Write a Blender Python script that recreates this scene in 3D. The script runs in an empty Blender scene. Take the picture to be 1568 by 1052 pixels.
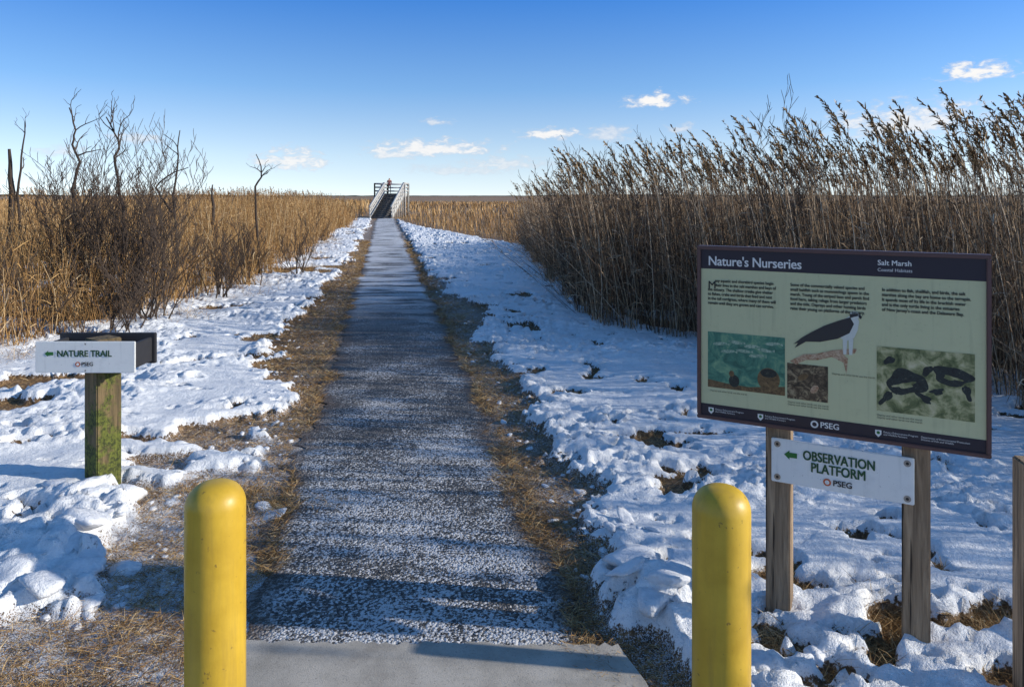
import bpy, math, random, bmesh
import numpy as np
from mathutils import Vector, Matrix
random.seed(5)
R = np.random.default_rng(7)
sc = bpy.context.scene
SK = 0.1735          # path heading: lateral drift per metre of distance

# ------------------------------------------------------------ numpy noise
TAB = np.random.default_rng(3).random((8, 256, 256)).astype(np.float32)
def vn(x, y, k=0):
    xf = np.floor(x); yf = np.floor(y)
    xi = xf.astype(np.int64); yi = yf.astype(np.int64)
    fx = x-xf; fy = y-yf
    fx = fx*fx*(3-2*fx); fy = fy*fy*(3-2*fy)
    T = TAB[k]; x0 = xi & 255; x1 = (xi+1) & 255; y0 = yi & 255; y1 = (yi+1) & 255
    a = T[x0, y0]; b = T[x1, y0]; c = T[x0, y1]; d = T[x1, y1]
    return (a*(1-fx)+b*fx)*(1-fy)+(c*(1-fx)+d*fx)*fy
def fbm(x, y, k=0, o=4):
    s = 0; a = .5; n = 0
    for i in range(o):
        s = s+a*vn(x*2**i+17.3*i, y*2**i+9.1*i, (k+i) % 8); n += a; a *= .5
    return s/n
def voro(x, y, k=0):
    xi = np.floor(x).astype(np.int64); yi = np.floor(y).astype(np.int64)
    f1 = np.full(x.shape, 9.); f2 = np.full(x.shape, 9.); cid = np.zeros(x.shape); rx = np.zeros(x.shape); ry = np.zeros(x.shape)
    for dx in (-1, 0, 1):
        for dy in (-1, 0, 1):
            a = xi+dx; b = yi+dy; a2 = a & 255; b2 = b & 255
            ex = x-a-TAB[k][a2, b2]; ey = y-b-TAB[(k+1) % 8][a2, b2]
            d = np.sqrt(ex*ex+ey*ey); r = TAB[(k+2) % 8][a2, b2]
            m = d < f1
            f2 = np.where(m, f1, np.minimum(f2, d)); cid = np.where(m, r, cid); rx = np.where(m, ex, rx); ry = np.where(m, ey, ry); f1 = np.where(m, d, f1)
    return f1, f2, cid, rx, ry
def ss(a, b, x):
    t = np.clip((x-a)/(b-a), 0, 1); return t*t*(3-2*t)

# ------------------------------------------------------------ layout curves (s = lateral metres from path heading, Y = distance)
def eL(Y): return np.interp(Y, [2.2, 3.0, 3.25, 3.7, 4.15, 4.5, 4.75, 5.1, 5.8, 6.8, 7.8, 10.2, 14, 20.3, 40, 60],
                               [-2.2, -1.75, -1.40, -1.36, -1.36, -1.45, -.92, -.86, -.95, -.80, -1.3, -1.3, -1.1, -.98, -.92, -1.0])
def eR(Y): return np.interp(Y, [2.0, 2.9, 3.04, 3.4, 3.84, 4.42, 5.08, 5.81, 6.8, 8.1, 10.2, 11.3, 13.5, 20.3, 40, 60],
                               [1.35, 1.08, .98, 1.02, 1.2, 1.18, 1.24, 1.08, 1.26, 1.18, 1.3, 1.6, 1.2, 1.05, 1.0, 1.0])
def bedR(Y): return np.interp(Y, [2, 3, 5, 6.4, 8.84, 10.2, 13.5, 18, 25.4, 27], [6.2, 5.9, 5.5, 5.35, 3.75, 3.15, 3.4, 4.0, 5.0, 6.2])
def bedL(Y): return np.interp(Y, [5, 7, 8.3, 10.2, 12.7, 15, 20.3, 31, 51], [-7, -5.6, -4.3, -3.5, -3.2, -2.6, -2.45, -2.3, -2.1])
def fieldR(Y): return np.interp(Y, [22, 23.9, 29, 40.7, 51, 60], [8, 5.2, 4.4, 2.3, 1.25, 1.0])

def snow_mask(s, Y):
    X = s-SK*Y
    n = (fbm(X*2.2, Y*2.2, 1)-.5)*.9+(fbm(X*9, Y*9, 2, 3)-.5)*.6
    wob = n*.65
    l = ss(-.05, .09, eL(Y)-s+wob)
    l = l*ss(2.9, 3.1, Y+wob*.4)
    r = ss(-.05, .09, s-eR(Y)+wob)
    r = r*ss(-.2, .3, fieldR(Y)-s+wob)
    p = fbm(X*.9+5, Y*1.3+3, 4, 4)
    l = l*(1-ss(.60, .65, p)*(Y > 4.0))
    p2 = fbm(X*4+5, Y*6+3, 1, 4)
    l = l*(1-ss(.635, .70, p2*.75+p*.32)*.85)
    r = r*(1-ss(.62, .69, p2*.75+p*.32)*.85)
    m = np.maximum(l, r)
    n2 = fbm(X*5+3, Y*8, 6, 4)-.5
    d = np.hypot((X-1.75)/.62, (Y-3.02)/.15)+n2*4
    m = m*ss(.7, 1.2, d)
    d = np.hypot((X-1.0)/.42, (Y-5.4)/.22)+n2*5
    m = m*ss(.5, .9, d)
    d = np.hypot((s+1.0)/.42, (Y-5.75)/.25)+n*1.2
    m = m*ss(.7, 1.0, d)
    inb = np.maximum(ss(0, .6, s-bedR(Y)-.1), ss(0, .8, bedL(Y)-s-.2))
    m = m*(1-inb*ss(.45, .55, fbm(X*1.3, Y*1.3, 6)))
    m = m*(1-ss(0, 2, bedL(Y)-6-s))*(1-ss(0, 2, s-bedR(Y)-6))
    m = m*(1-ss(55, 60, Y))
    m = m*(1-ss(-.75, -.6, s)*(1-ss(.88, 1.0, s)))
    return m

def snow_detail(X, Y):
    rough = ss(.36, .62, fbm(X*1.1+2, Y*1.3, 2, 3))*.85+.15
    smooth = np.exp(-(((X-1.9)/.8)**2+((Y-3.7)/.38)**2))
    rough = rough*(1-.85*smooth)
    wx = X+(fbm(X*7, Y*7, 0, 3)-.5)*.20; wy = Y+(fbm(X*7, Y*7, 1, 3)-.5)*.20
    f1, f2, c, rx, ry = voro(wx*3.2, wy*4.6, 0)
    ch1 = (c**1.3*.8+(rx*(c*7 % 1-.5)+ry*(c*13 % 1-.5))*1.1)*ss(.0, .16, f2-f1)
    g1, g2, d, rx, ry = voro(wx*11, wy*14, 3)
    ch2 = (d**1.2*.8+(rx*(d*7 % 1-.5)+ry*(d*13 % 1-.5))*1.5)*ss(0, .22, g2-g1)
    ridge = 1-np.abs(fbm(X*7, Y*11, 4, 4)-.5)*4
    big = np.exp(-(((X+2.35)/.28)**2+((Y-4.28)/.16)**2))*.07
    big = big+np.exp(-(((X+2.05)/.42)**2+((Y-3.55)/.28)**2))*.08
    big = big+np.exp(-(((X-.62)/.2)**2+((Y-3.25)/.2)**2))*.09
    big = big+np.exp(-(((X-2.0)/.7)**2+((Y-3.75)/.25)**2))*.09
    sn = .02+.10*fbm(X*1.3, Y*2.0, 6, 3)+rough*(.050*ch1+.020*ch2+.028*ridge)+big*(.6+.8*ch1*(1-smooth))
    return sn+(fbm(X*24, Y*24, 2, 3)-.5)*.024*(.15+rough)
def ground_h(s, Y, m=None):
    X = s-SK*Y
    if m is None: m = snow_mask(s, Y)
    off = np.maximum(ss(0, .35, -.60-s), ss(0, .35, s-.88))*ss(2.6, 3.1, Y+np.abs(s)*.6)
    h = off*((fbm(X*1.5, Y*1.5, 3)-.5)*.05+(fbm(X*14, Y*14, 5, 3)-.5)*.022)
    sel = m > .001
    out = h*(1-m)
    if sel.any(): out[sel] += m[sel]*snow_detail(X[sel], Y[sel])
    return out

# ------------------------------------------------------------ node helpers
def newmat(name):
    m = bpy.data.materials.new(name); m.use_nodes = True
    nt = m.node_tree; b = nt.nodes["Principled BSDF"]
    return m, nt, b
def N(nt, t, **k):
    n = nt.nodes.new(t)
    for a, v in k.items(): setattr(n, a, v)
    return n
def setin(nt, sock, v):
    if hasattr(v, 'is_linked') or hasattr(v, 'links'): nt.links.new(v, sock)
    else:
        if isinstance(v, tuple) and len(v) == 3 and sock.type == 'RGBA': v = (*v, 1)
        sock.default_value = v
def mth(nt, op, a, b=None, c=None, clamp=False):
    n = N(nt, 'ShaderNodeMath', operation=op); n.use_clamp = clamp
    setin(nt, n.inputs[0], a)
    if b is not None: setin(nt, n.inputs[1], b)
    if c is not None: setin(nt, n.inputs[2], c)
    return n.outputs[0]
def mix(nt, f, a, b, mode='MIX'):
    n = N(nt, 'ShaderNodeMix', data_type='RGBA', blend_type=mode)
    setin(nt, n.inputs[0], f); setin(nt, n.inputs[6], a); setin(nt, n.inputs[7], b)
    return n.outputs[2]
def noise(nt, vec, scale, detail=4, rough=.6, dist=0):
    n = N(nt, 'ShaderNodeTexNoise'); n.inputs['Scale'].default_value = scale
    n.inputs['Detail'].default_value = detail; n.inputs['Roughness'].default_value = rough
    n.inputs['Distortion'].default_value = dist
    if vec is not None: nt.links.new(vec, n.inputs['Vector'])
    return n.outputs[0]
def ramp(nt, f, stops):
    n = N(nt, 'ShaderNodeValToRGB'); cr = n.color_ramp
    while len(cr.elements) < len(stops): cr.elements.new(.5)
    for e, (p, c) in zip(cr.elements, stops):
        e.position = p; e.color = (*c, 1) if len(c) == 3 else c
    nt.links.new(f, n.inputs[0]); return n.outputs[0]
def sstep(nt, f, a, b):
    n = N(nt, 'ShaderNodeMapRange', interpolation_type='SMOOTHSTEP')
    setin(nt, n.inputs[0], f); n.inputs[1].default_value = a; n.inputs[2].default_value = b
    return n.outputs[0]
def mapping(nt, scale=(1, 1, 1), rot=(0, 0, 0), src='Object'):
    tc = N(nt, 'ShaderNodeTexCoord'); mp = N(nt, 'ShaderNodeMapping')
    mp.inputs['Scale'].default_value = scale; mp.inputs['Rotation'].default_value = rot
    nt.links.new(tc.outputs[src], mp.inputs[0]); return mp.outputs[0]
def bump(nt, b, h, strength, dist):
    n = N(nt, 'ShaderNodeBump'); n.inputs['Strength'].default_value = strength
    n.inputs['Distance'].default_value = dist
    nt.links.new(h, n.inputs['Height']); nt.links.new(n.outputs[0], b.inputs['Normal'])
def attr(nt, name):
    n = N(nt, 'ShaderNodeAttribute'); n.attribute_name = name; return n.outputs['Fac']
def simple(name, col, rough=.6, metal=0, var=.0, vs=20):
    m, nt, b = newmat(name)
    b.inputs['Roughness'].default_value = rough; b.inputs['Metallic'].default_value = metal
    v = mapping(nt); nz = noise(nt, v, vs)
    dk = tuple(c*(1-var) for c in col)
    nt.links.new(mix(nt, nz, col, dk), b.inputs['Base Color'])
    return m

# ------------------------------------------------------------ mesh helpers
def mesh_np(name, V, F, mat, attrs=None, smooth=False):
    V = np.asarray(V, np.float32); F = np.asarray(F, np.int32)
    me = bpy.data.meshes.new(name)
    me.vertices.add(len(V)); me.vertices.foreach_set('co', V.ravel())
    k = F.shape[1]
    me.loops.add(F.size); me.loops.foreach_set('vertex_index', F.ravel())
    me.polygons.add(len(F)); me.polygons.foreach_set('loop_start', np.arange(0, F.size, k, dtype=np.int32))
    me.polygons.foreach_set('loop_total', np.full(len(F), k, np.int32))
    if smooth: me.polygons.foreach_set('use_smooth', np.ones(len(F), bool))
    for an, av in (attrs or {}).items():
        a = me.attributes.new(an, 'FLOAT', 'POINT'); a.data.foreach_set('value', np.asarray(av, np.float32))
    me.update(calc_edges=True); me.materials.append(mat)
    ob = bpy.data.objects.new(name, me); sc.collection.objects.link(ob); return ob
class Acc:
    def __init__(s): s.V = []; s.F = []; s.T = []; s.n = 0
    def add(s, V, F, T):
        s.V.append(V); s.F.append(F+s.n); s.T.append(T); s.n += len(V)
    def make(s, name, mat, smooth=False):
        return mesh_np(name, np.concatenate(s.V), np.concatenate(s.F), mat, {'tint': np.concatenate(s.T)}, smooth)
def stems(acc, base, top, bow, rad, tint, nseg=4, sides=3, taper=.45):
    n = len(base); t = np.linspace(0, 1, nseg+1)
    P = base[:, None]+(top-base)[:, None]*t[None, :, None]+bow[:, None]*(4*t*(1-t))[None, :, None]
    r = rad[:, None]*(1-(1-taper)*t)[None]
    ang = np.arange(sides)/sides*2*np.pi
    ph = R.random(n)*6.28
    A = ang[None]+ph[:, None]
    off = np.stack([np.cos(A), np.sin(A), np.zeros_like(A)], -1)
    V = P[:, :, None]+off[:, None]*r[:, :, None, None]
    V = V.reshape(-1, 3)
    q = []
    for i in range(nseg):
        for j in range(sides):
            j2 = (j+1) % sides
            q.append([i*sides+j, i*sides+j2, (i+1)*sides+j2, (i+1)*sides+j])
    q = np.array(q); F = (q[None]+(np.arange(n)*(nseg+1)*sides)[:, None, None]).reshape(-1, 4)
    acc.add(V, F, np.repeat(tint, (nseg+1)*sides)); return P
def ribbons(acc, base, d, L, droop, w, tint, nseg=2, tipw=.1):
    n = len(base); t = np.linspace(0, 1, nseg+1)
    d = d/np.linalg.norm(d, axis=1, keepdims=True)
    P = base[:, None]+d[:, None]*(L[:, None]*t)[..., None]
    P[..., 2] -= (droop*L)[:, None]*(t**2)[None]
    rv = R.normal(size=(n, 3)); sd = np.cross(d, rv); sd /= np.linalg.norm(sd, axis=1, keepdims=True)+1e-9
    ww = w[:, None]*(np.interp(t, [0, .35, 1], [.6, 1, tipw]))[None]
    a = P+sd[:, None]*ww[..., None]*.5; b = P-sd[:, None]*ww[..., None]*.5
    V = np.stack([a, b], 2).reshape(-1, 3)
    q = np.array([[2*i, 2*i+1, 2*i+3, 2*i+2] for i in range(nseg)])
    F = (q[None]+(np.arange(n)*(nseg+1)*2)[:, None, None]).reshape(-1, 4)
    acc.add(V, F, np.repeat(tint, (nseg+1)*2))
def tube(acc, pts, rads, tint, sides=5):
    pts = np.array(pts, float); n = len(pts)
    V = []
    for i in range(n):
        d = pts[min(i+1, n-1)]-pts[max(i-1, 0)]; d /= np.linalg.norm(d)+1e-9
        u = np.cross(d, [.3, .9, .1]); u /= np.linalg.norm(u)+1e-9; v = np.cross(d, u)
        for j in range(sides):
            a = j/sides*2*np.pi; V.append(pts[i]+(u*np.cos(a)+v*np.sin(a))*rads[i])
    F = [[i*sides+j, i*sides+(j+1) % sides, (i+1)*sides+(j+1) % sides, (i+1)*sides+j] for i in range(n-1) for j in range(sides)]
    acc.add(np.array(V), np.array(F), np.full(len(V), tint))
RMIN = .0036
def branch(acc, p, d, L, r, depth, spread=.5, up=.15, kids=(2, 4), tint=.5, crook=.25):
    p = np.array(p, float); d = np.array(d, float); d /= np.linalg.norm(d)
    n = 5; pts = [p.copy()]; rr = [max(r, RMIN)]
    for i in range(n):
        d = d+np.array([random.gauss(0, crook), random.gauss(0, crook), random.gauss(0, crook*.6)+up*.3]); d /= np.linalg.norm(d)
        p = p+d*L/n; pts.append(p.copy()); rr.append(max(r*(1-.6*(i+1)/n), RMIN*(1 if i < n-1 else .5)))
        if depth > 0 and i >= 1 and random.random() < kids[0]/ (n-1)*1.3:
            a = random.uniform(0, 6.28)
            sd = np.array([math.cos(a), math.sin(a)*.8, random.uniform(.1, .9)])
            nd = d*(1-spread)+sd*spread
            branch(acc, p, nd, L*random.uniform(.3, .55), rr[-1]*.75, depth-1, spread, up, kids, tint, crook)
    tube(acc, pts, rr, tint+random.uniform(-.1, .1), 3)

def box_obj(name, sx, sy, sz, mat, bev=.0):
    bm = bmesh.new(); bmesh.ops.create_cube(bm, size=1)
    bmesh.ops.scale(bm, vec=(sx, sy, sz), verts=bm.verts)
    if bev: bmesh.ops.bevel(bm, geom=bm.edges[:], offset=bev, segments=2, affect='EDGES')
    me = bpy.data.meshes.new(name); bm.to_mesh(me); bm.free(); me.materials.append(mat)
    ob = bpy.data.objects.new(name, me); sc.collection.objects.link(ob); return ob
def empty(name, loc=(0, 0, 0), M=None):
    e = bpy.data.objects.new(name, None); sc.collection.objects.link(e)
    if M is not None: e.matrix_world = M
    else: e.location = loc
    e.empty_display_size = .1
    return e
def child(ob, par, loc=None):
    ob.parent = par
    if loc is not None: ob.location = loc
    return ob

# ------------------------------------------------------------ camera
cd = bpy.data.cameras.new('camera'); cam = bpy.data.objects.new('camera', cd); sc.collection.objects.link(cam)
cam.location = (0, 0, 1.8); cam.rotation_euler = (math.radians(90), 0, 0)
cd.sensor_width = 36; cd.lens = 36*1130/1568; cd.shift_y = -226/1568; cd.clip_end = 12000; cd.clip_start = .05
sc.camera = cam

# ------------------------------------------------------------ light
SUN_AZ, SUN_EL = 98.0, 21.0
sd = Vector((math.sin(math.radians(SUN_AZ))*math.cos(math.radians(SUN_EL)), math.cos(math.radians(SUN_AZ))*math.cos(math.radians(SUN_EL)), math.sin(math.radians(SUN_EL))))
sl = bpy.data.lights.new('sun', 'SUN'); sl.energy = 5.0; sl.angle = math.radians(.5); sl.color = (1, .93, .81)
so = bpy.data.objects.new('sun', sl); so.rotation_euler = sd.to_track_quat('Z', 'Y').to_euler(); sc.collection.objects.link(so)
so.location = (8, 3, 10)
w = bpy.data.worlds.new('World'); sc.world = w; w.use_nodes = True
nt = w.node_tree; bg = nt.nodes['Background']; bg.inputs[1].default_value = .15
tc = N(nt, 'ShaderNodeTexCoord'); sep = N(nt, 'ShaderNodeSeparateXYZ'); nt.links.new(tc.outputs['Generated'], sep.inputs[0])
x, y, z = sep.outputs
# read the physical sky a little above the true elevation: clean winter air, no yellow haze band
zz = mth(nt, 'ADD', mth(nt, 'MULTIPLY', mth(nt, 'MAXIMUM', z, 0), 1.6), .22)
cv = N(nt, 'ShaderNodeCombineXYZ'); nt.links.new(x, cv.inputs[0]); nt.links.new(y, cv.inputs[1]); nt.links.new(zz, cv.inputs[2])
nv = N(nt, 'ShaderNodeVectorMath', operation='NORMALIZE'); nt.links.new(cv.outputs[0], nv.inputs[0])
sky = N(nt, 'ShaderNodeTexSky', sky_type='NISHITA'); sky.sun_disc = False
sky.sun_elevation = math.radians(SUN_EL); sky.sun_rotation = math.radians(SUN_AZ)
sky.air_density = 1.0; sky.dust_density = .3; sky.ozone_density = 1.5
nt.links.new(nv.outputs[0], sky.inputs['Vector'])
el = mth(nt, 'ARCTANGENT', mth(nt, 'DIVIDE', z, mth(nt, 'SQRT', mth(nt, 'ADD', mth(nt, 'MULTIPLY', x, x), mth(nt, 'ADD', mth(nt, 'MULTIPLY', y, y), .0001)))))
eld = mth(nt, 'MULTIPLY', el, 57.2958)
azd = mth(nt, 'MULTIPLY', mth(nt, 'ARCTAN2', x, y), 57.2958)
grad = ramp(nt, mth(nt, 'DIVIDE', eld, 30., clamp=True), [(0, (3.0, 2.2, 1.6)), (.1, (2.5, 2.1, 1.7)), (.27, (1.3, 1.65, 1.85)), (.50, (.48, 1.15, 1.95)), (1, (.7, 1.1, 1.4))])
skyc = mix(nt, 1., sky.outputs[0], grad, 'MULTIPLY')
comb = N(nt, 'ShaderNodeCombineXYZ'); nt.links.new(azd, comb.inputs[0]); nt.links.new(mth(nt, 'MULTIPLY', eld, 2.2), comb.inputs[1])
nz = noise(nt, comb.outputs[0], .85, 6, .62, .3); nz2 = noise(nt, comb.outputs[0], 2.2, 3, .6)
clouds = [(32.2, 8.0, 3.8, 1.4, 1), (10.97, 7.1, 4.2, 1.2, 1), (3.1, 4.7, 4.6, 1.0, .95), (-6.0, 3.55, 9.5, 1.3, .9), (-8.5, 3.1, 5.5, .8, .75), (-16.6, 2.5, 5.0, 1.7, .85),
          (-5.66, 5.63, 2.3, .6, .65), (-.7, 2.4, 7, 1.2, .6), (7.4, 4.6, 3.6, 1.3, .6), (28.2, 4.9, 10, 2.4, .8), (-27.1, 3.9, 3.4, .9, .6), (-31.4, 2.9, 2.6, .8, .55), (12.8, 5.0, 2.2, .7, .6), (-4, 1.9, 8, .9, .5)]
cm = None
for a, e, wd, h, op in clouds:
    da = mth(nt, 'DIVIDE', mth(nt, 'SUBTRACT', azd, a), wd*.62)
    de = mth(nt, 'DIVIDE', mth(nt, 'SUBTRACT', eld, e), h*.72)
    de = mth(nt, 'MAXIMUM', de, mth(nt, 'MULTIPLY', de, -1.7))
    q = mth(nt, 'SQRT', mth(nt, 'ADD', mth(nt, 'MULTIPLY', da, da), mth(nt, 'MULTIPLY', de, de)))
    q = mth(nt, 'ADD', mth(nt, 'SUBTRACT', 1.0, q), mth(nt, 'MULTIPLY', mth(nt, 'SUBTRACT', nz, .5), 3.0))
    q = mth(nt, 'MULTIPLY', sstep(nt, q, -.05, .85), op)
    cm = q if cm is None else mth(nt, 'MAXIMUM', cm, q)
cc = mix(nt, sstep(nt, mth(nt, 'ADD', mth(nt, 'MULTIPLY', cm, .6), mth(nt, 'MULTIPLY', nz2, .5)), .35, .85), (4.3, 4.6, 5.2), (6.5, 6.4, 6.3))
fin = mix(nt, cm, skyc, cc)
nt.links.new(fin, bg.inputs[0])
sc.view_settings.view_transform = 'Standard'; sc.view_settings.look = 'None'; sc.view_settings.exposure = 0

# ------------------------------------------------------------ ground
m, nt, b = newmat('ground_snow_and_marsh')
P = mapping(nt)
sn = attr(nt, 'snow'); fr = attr(nt, 'frost'); far = attr(nt, 'marsh')
n1 = noise(nt, P, 38, 4, .65); n2 = noise(nt, P, 6, 3); n3 = noise(nt, P, 150, 2, .7)
soil = ramp(nt, n1, [(.3, (.045, .027, .014)), (.48, (.16, .092, .04)), (.6, (.32, .195, .085)), (.78, (.46, .33, .18))])
soil = mix(nt, mth(nt, 'MULTIPLY', sstep(nt, n2, .45, .75), .6), soil, (.12, .065, .028))
fs = sstep(nt, mth(nt, 'ADD', n3, mth(nt, 'MULTIPLY', mth(nt, 'MULTIPLY', fr, n2), .50)), .66, .70)
fs = mth(nt, 'MULTIPLY', fs, sstep(nt, fr, .05, .3))
soil = mix(nt, fs, soil, (.66, .67, .70))
Pm = mapping(nt, (.06, .35, 1))
marsh = ramp(nt, noise(nt, Pm, 1.5, 5, .7), [(.3, (.15, .085, .035)), (.5, (.32, .185, .07)), (.7, (.46, .29, .12))])
soil = mix(nt, far, soil, marsh)
snc = ramp(nt, n1, [(.25, (.68, .70, .73)), (.45, (.85, .86, .87)), (.7, (.91, .92, .93))])
snc = mix(nt, mth(nt, 'MULTIPLY', sstep(nt, n3, .68, .74), .6), snc, (.35, .29, .22))
k = sstep(nt, mth(nt, 'ADD', sn, mth(nt, 'MULTIPLY', mth(nt, 'SUBTRACT', n1, .5), 1.4)), .42, .56)
nt.links.new(mix(nt, k, soil, snc), b.inputs['Base Color'])
b.inputs['Roughness'].default_value = .6
b.inputs['Specular IOR Level'].default_value = .4
bump(nt, b, mth(nt, 'ADD', mth(nt, 'MULTIPLY', n1, .8), mth(nt, 'MULTIPLY', n3, .4)), .7, .025)
ground_mat = m

def grow(a, b, st, g):
    o = [a]
    while o[-1] < b: o.append(o[-1]+st); st *= g
    return np.array(o)
sp = np.arange(-4.4, 4.8, .020)
sright = grow(sp[-1], 5000, .03, 1.08)[1:]; sleft = -grow(4.4, 5000, .03, 1.08)[1:][::-1]
S = np.concatenate([sleft, sp, sright])
y1 = np.arange(2.2, 8.5, .019)
y2 = grow(y1[-1], 62, .021, 1.007)[1:]
y3 = grow(y2[-1], 6000, .6, 1.14)[1:]
Yv = np.concatenate([[-200, -60, -20, -5, -1, .5, 1.2, 1.6, 1.8, 2.0], y1, y2, y3])
SS, YY = np.meshgrid(S, Yv)
M0 = snow_mask(SS, YY); H = ground_h(SS, YY, M0)
XX = SS-SK*YY
frost = np.exp(-((SS+1.1)/.9)**2)*(1-ss(4, 6.5, YY))+.5*np.exp(-((SS-1.1)/.5)**2)+.35*np.exp(-((SS+.8)/.4)**2)
mar = np.clip(np.maximum(np.maximum(ss(52, 60, YY), ss(0, 1.5, SS-fieldR(YY))*(YY > 22)), np.maximum(ss(.5, 4, bedL(YY)-SS), ss(.5, 4, SS-bedR(YY)))), 0, 1)
nr, nc = SS.shape
idx = np.arange(nr*nc).reshape(nr, nc)
F = np.stack([idx[:-1, :-1], idx[:-1, 1:], idx[1:, 1:], idx[1:, :-1]], -1).reshape(-1, 4)
mesh_np('ground', np.stack([XX, YY, H], -1).reshape(-1, 3), F, ground_mat, {'snow': M0.ravel(), 'frost': frost.ravel(), 'marsh': mar.ravel()}, True)

# ------------------------------------------------------------ path
m, nt, b = newmat('frosted_asphalt')
P = mapping(nt)
gr = N(nt, 'ShaderNodeTexVoronoi'); gr.inputs['Scale'].default_value = 80; nt.links.new(P, gr.inputs['Vector'])
sg = N(nt, 'ShaderNodeSeparateColor'); nt.links.new(gr.outputs['Color'], sg.inputs[0])
fine = noise(nt, P, 62, 3, .8)
big = noise(nt, P, 1.3, 4, .65)
Ps = mapping(nt, (.5, 2.2, 1), (0, 0, .1)); streak = noise(nt, Ps, 1.3, 5, .65)
yy = N(nt, 'ShaderNodeSeparateXYZ'); nt.links.new(P, yy.inputs[0])
farf = mth(nt, 'MULTIPLY', sstep(nt, yy.outputs[1], 9, 15), sstep(nt, streak, .42, .53))
am = attr(nt, 'edge')
nearf = ramp(nt, mth(nt, 'DIVIDE', yy.outputs[1], 20, clamp=True), [(0, (.60,)*3), (.20, (.56,)*3), (.34, (.33,)*3), (.5, (.22,)*3), (1, (.36,)*3)])
base = ramp(nt, sg.outputs[0], [(0, (.015, .014, .014)), (.5, (.05, .046, .042)), (.85, (.13, .115, .10)), (1, (.32, .29, .25))])
q = mth(nt, 'ADD', fine, mth(nt, 'MULTIPLY', mth(nt, 'SUBTRACT', sg.outputs[1], .5), .26))
q = mth(nt, 'ADD', q, mth(nt, 'MULTIPLY', mth(nt, 'SUBTRACT', big, .5), .7))
q = mth(nt, 'ADD', q, mth(nt, 'MULTIPLY', mth(nt, 'SUBTRACT', nearf, .5), .45))
fk = sstep(nt, q, .51, .57)
c = mix(nt, mth(nt, 'MULTIPLY', fk, .92), base, (.72, .72, .73))
c = mix(nt, mth(nt, 'MULTIPLY', farf, .85), c, (.82, .82, .83))
c = mix(nt, mth(nt, 'MULTIPLY', sstep(nt, mth(nt, 'ADD', am, mth(nt, 'MULTIPLY', mth(nt, 'SUBTRACT', fine, .5), .6)), .78, .95), .75), c, (.10, .06, .03))
nt.links.new(c, b.inputs['Base Color']); b.inputs['Roughness'].default_value = .6
bump(nt, b, mth(nt, 'ADD', fine, mth(nt, 'MULTIPLY', gr.outputs['Distance'], -.8)), 1.0, .014)
ys = np.concatenate([np.arange(2.9, 12, .02), np.arange(12, 58.4, .12)])
us = np.linspace(0, 1, 41)
YY, UU = np.meshgrid(ys, us, indexing='ij')
l = -.575+(fbm(YY*1.3, YY*0+1, 2)-.5)*.26+(fbm(YY*9, YY*0+4, 3)-.5)*.18
r = .85+(fbm(YY*1.3, YY*0+8, 4)-.5)*.26+(fbm(YY*9, YY*0+5, 5)-.5)*.18
Sx = l*(1-UU)+r*UU; Xp = Sx-SK*YY
Zp = .007+.010*(1-(2*UU-1)**4)+(fbm(Xp*2, YY*2, 6)-.5)*.008
idx = np.arange(YY.size).reshape(YY.shape)
F = np.stack([idx[:-1, :-1], idx[:-1, 1:], idx[1:, 1:], idx[1:, :-1]], -1).reshape(-1, 4)
mesh_np('walking_path', np.stack([Xp, YY, Zp], -1).reshape(-1, 3), F, m, {'edge': np.abs(2*UU-1).ravel()}, True)

# concrete pad
m, nt, b = newmat('concrete')
P = mapping(nt)
c = ramp(nt, noise(nt, P, 5, 6, .65), [(.3, (.30, .27, .23)), (.55, (.46, .42, .36)), (.75, (.54, .50, .44))])
c = mix(nt, sstep(nt, noise(nt, P, 140, 3, .7), .58, .70), c, (.2, .19, .17))
c = mix(nt, mth(nt, 'MULTIPLY', sstep(nt, noise(nt, P, 2.2, 5, .7), .5, .7), .5), c, (.26, .235, .19))
nt.links.new(c, b.inputs['Base Color']); b.inputs['Roughness'].default_value = .85
bump(nt, b, noise(nt, P, 180, 4, .7), .5, .004)
bm = bmesh.new()
edge = []
for i in range(61):
    t = i/60; X = -1.12+t*1.54
    edge.append((X, 2.945-.02*t+random.uniform(-.014, .014)))
outl = edge+[(.42+.07*k/6, 2.92-.22*k/6) for k in range(1, 7)]+[(.62, 1.9), (.7, .3), (-1.25, .3), (-1.15, 2.0)]
vs = [bm.verts.new((x, y, .020)) for x, y in outl]; f = bm.faces.new(vs)
r_ = bmesh.ops.extrude_face_region(bm, geom=[f])
for v in r_['geom']:
    if isinstance(v, bmesh.types.BMVert): v.co.z = .024
for v in vs: v.co.z = -.08
bmesh.ops.recalc_face_normals(bm, faces=bm.faces)
me = bpy.data.meshes.new('concrete_pad'); bm.to_mesh(me); bm.free(); me.materials.append(m)
sc.collection.objects.link(bpy.data.objects.new('concrete_pad', me))

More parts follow.
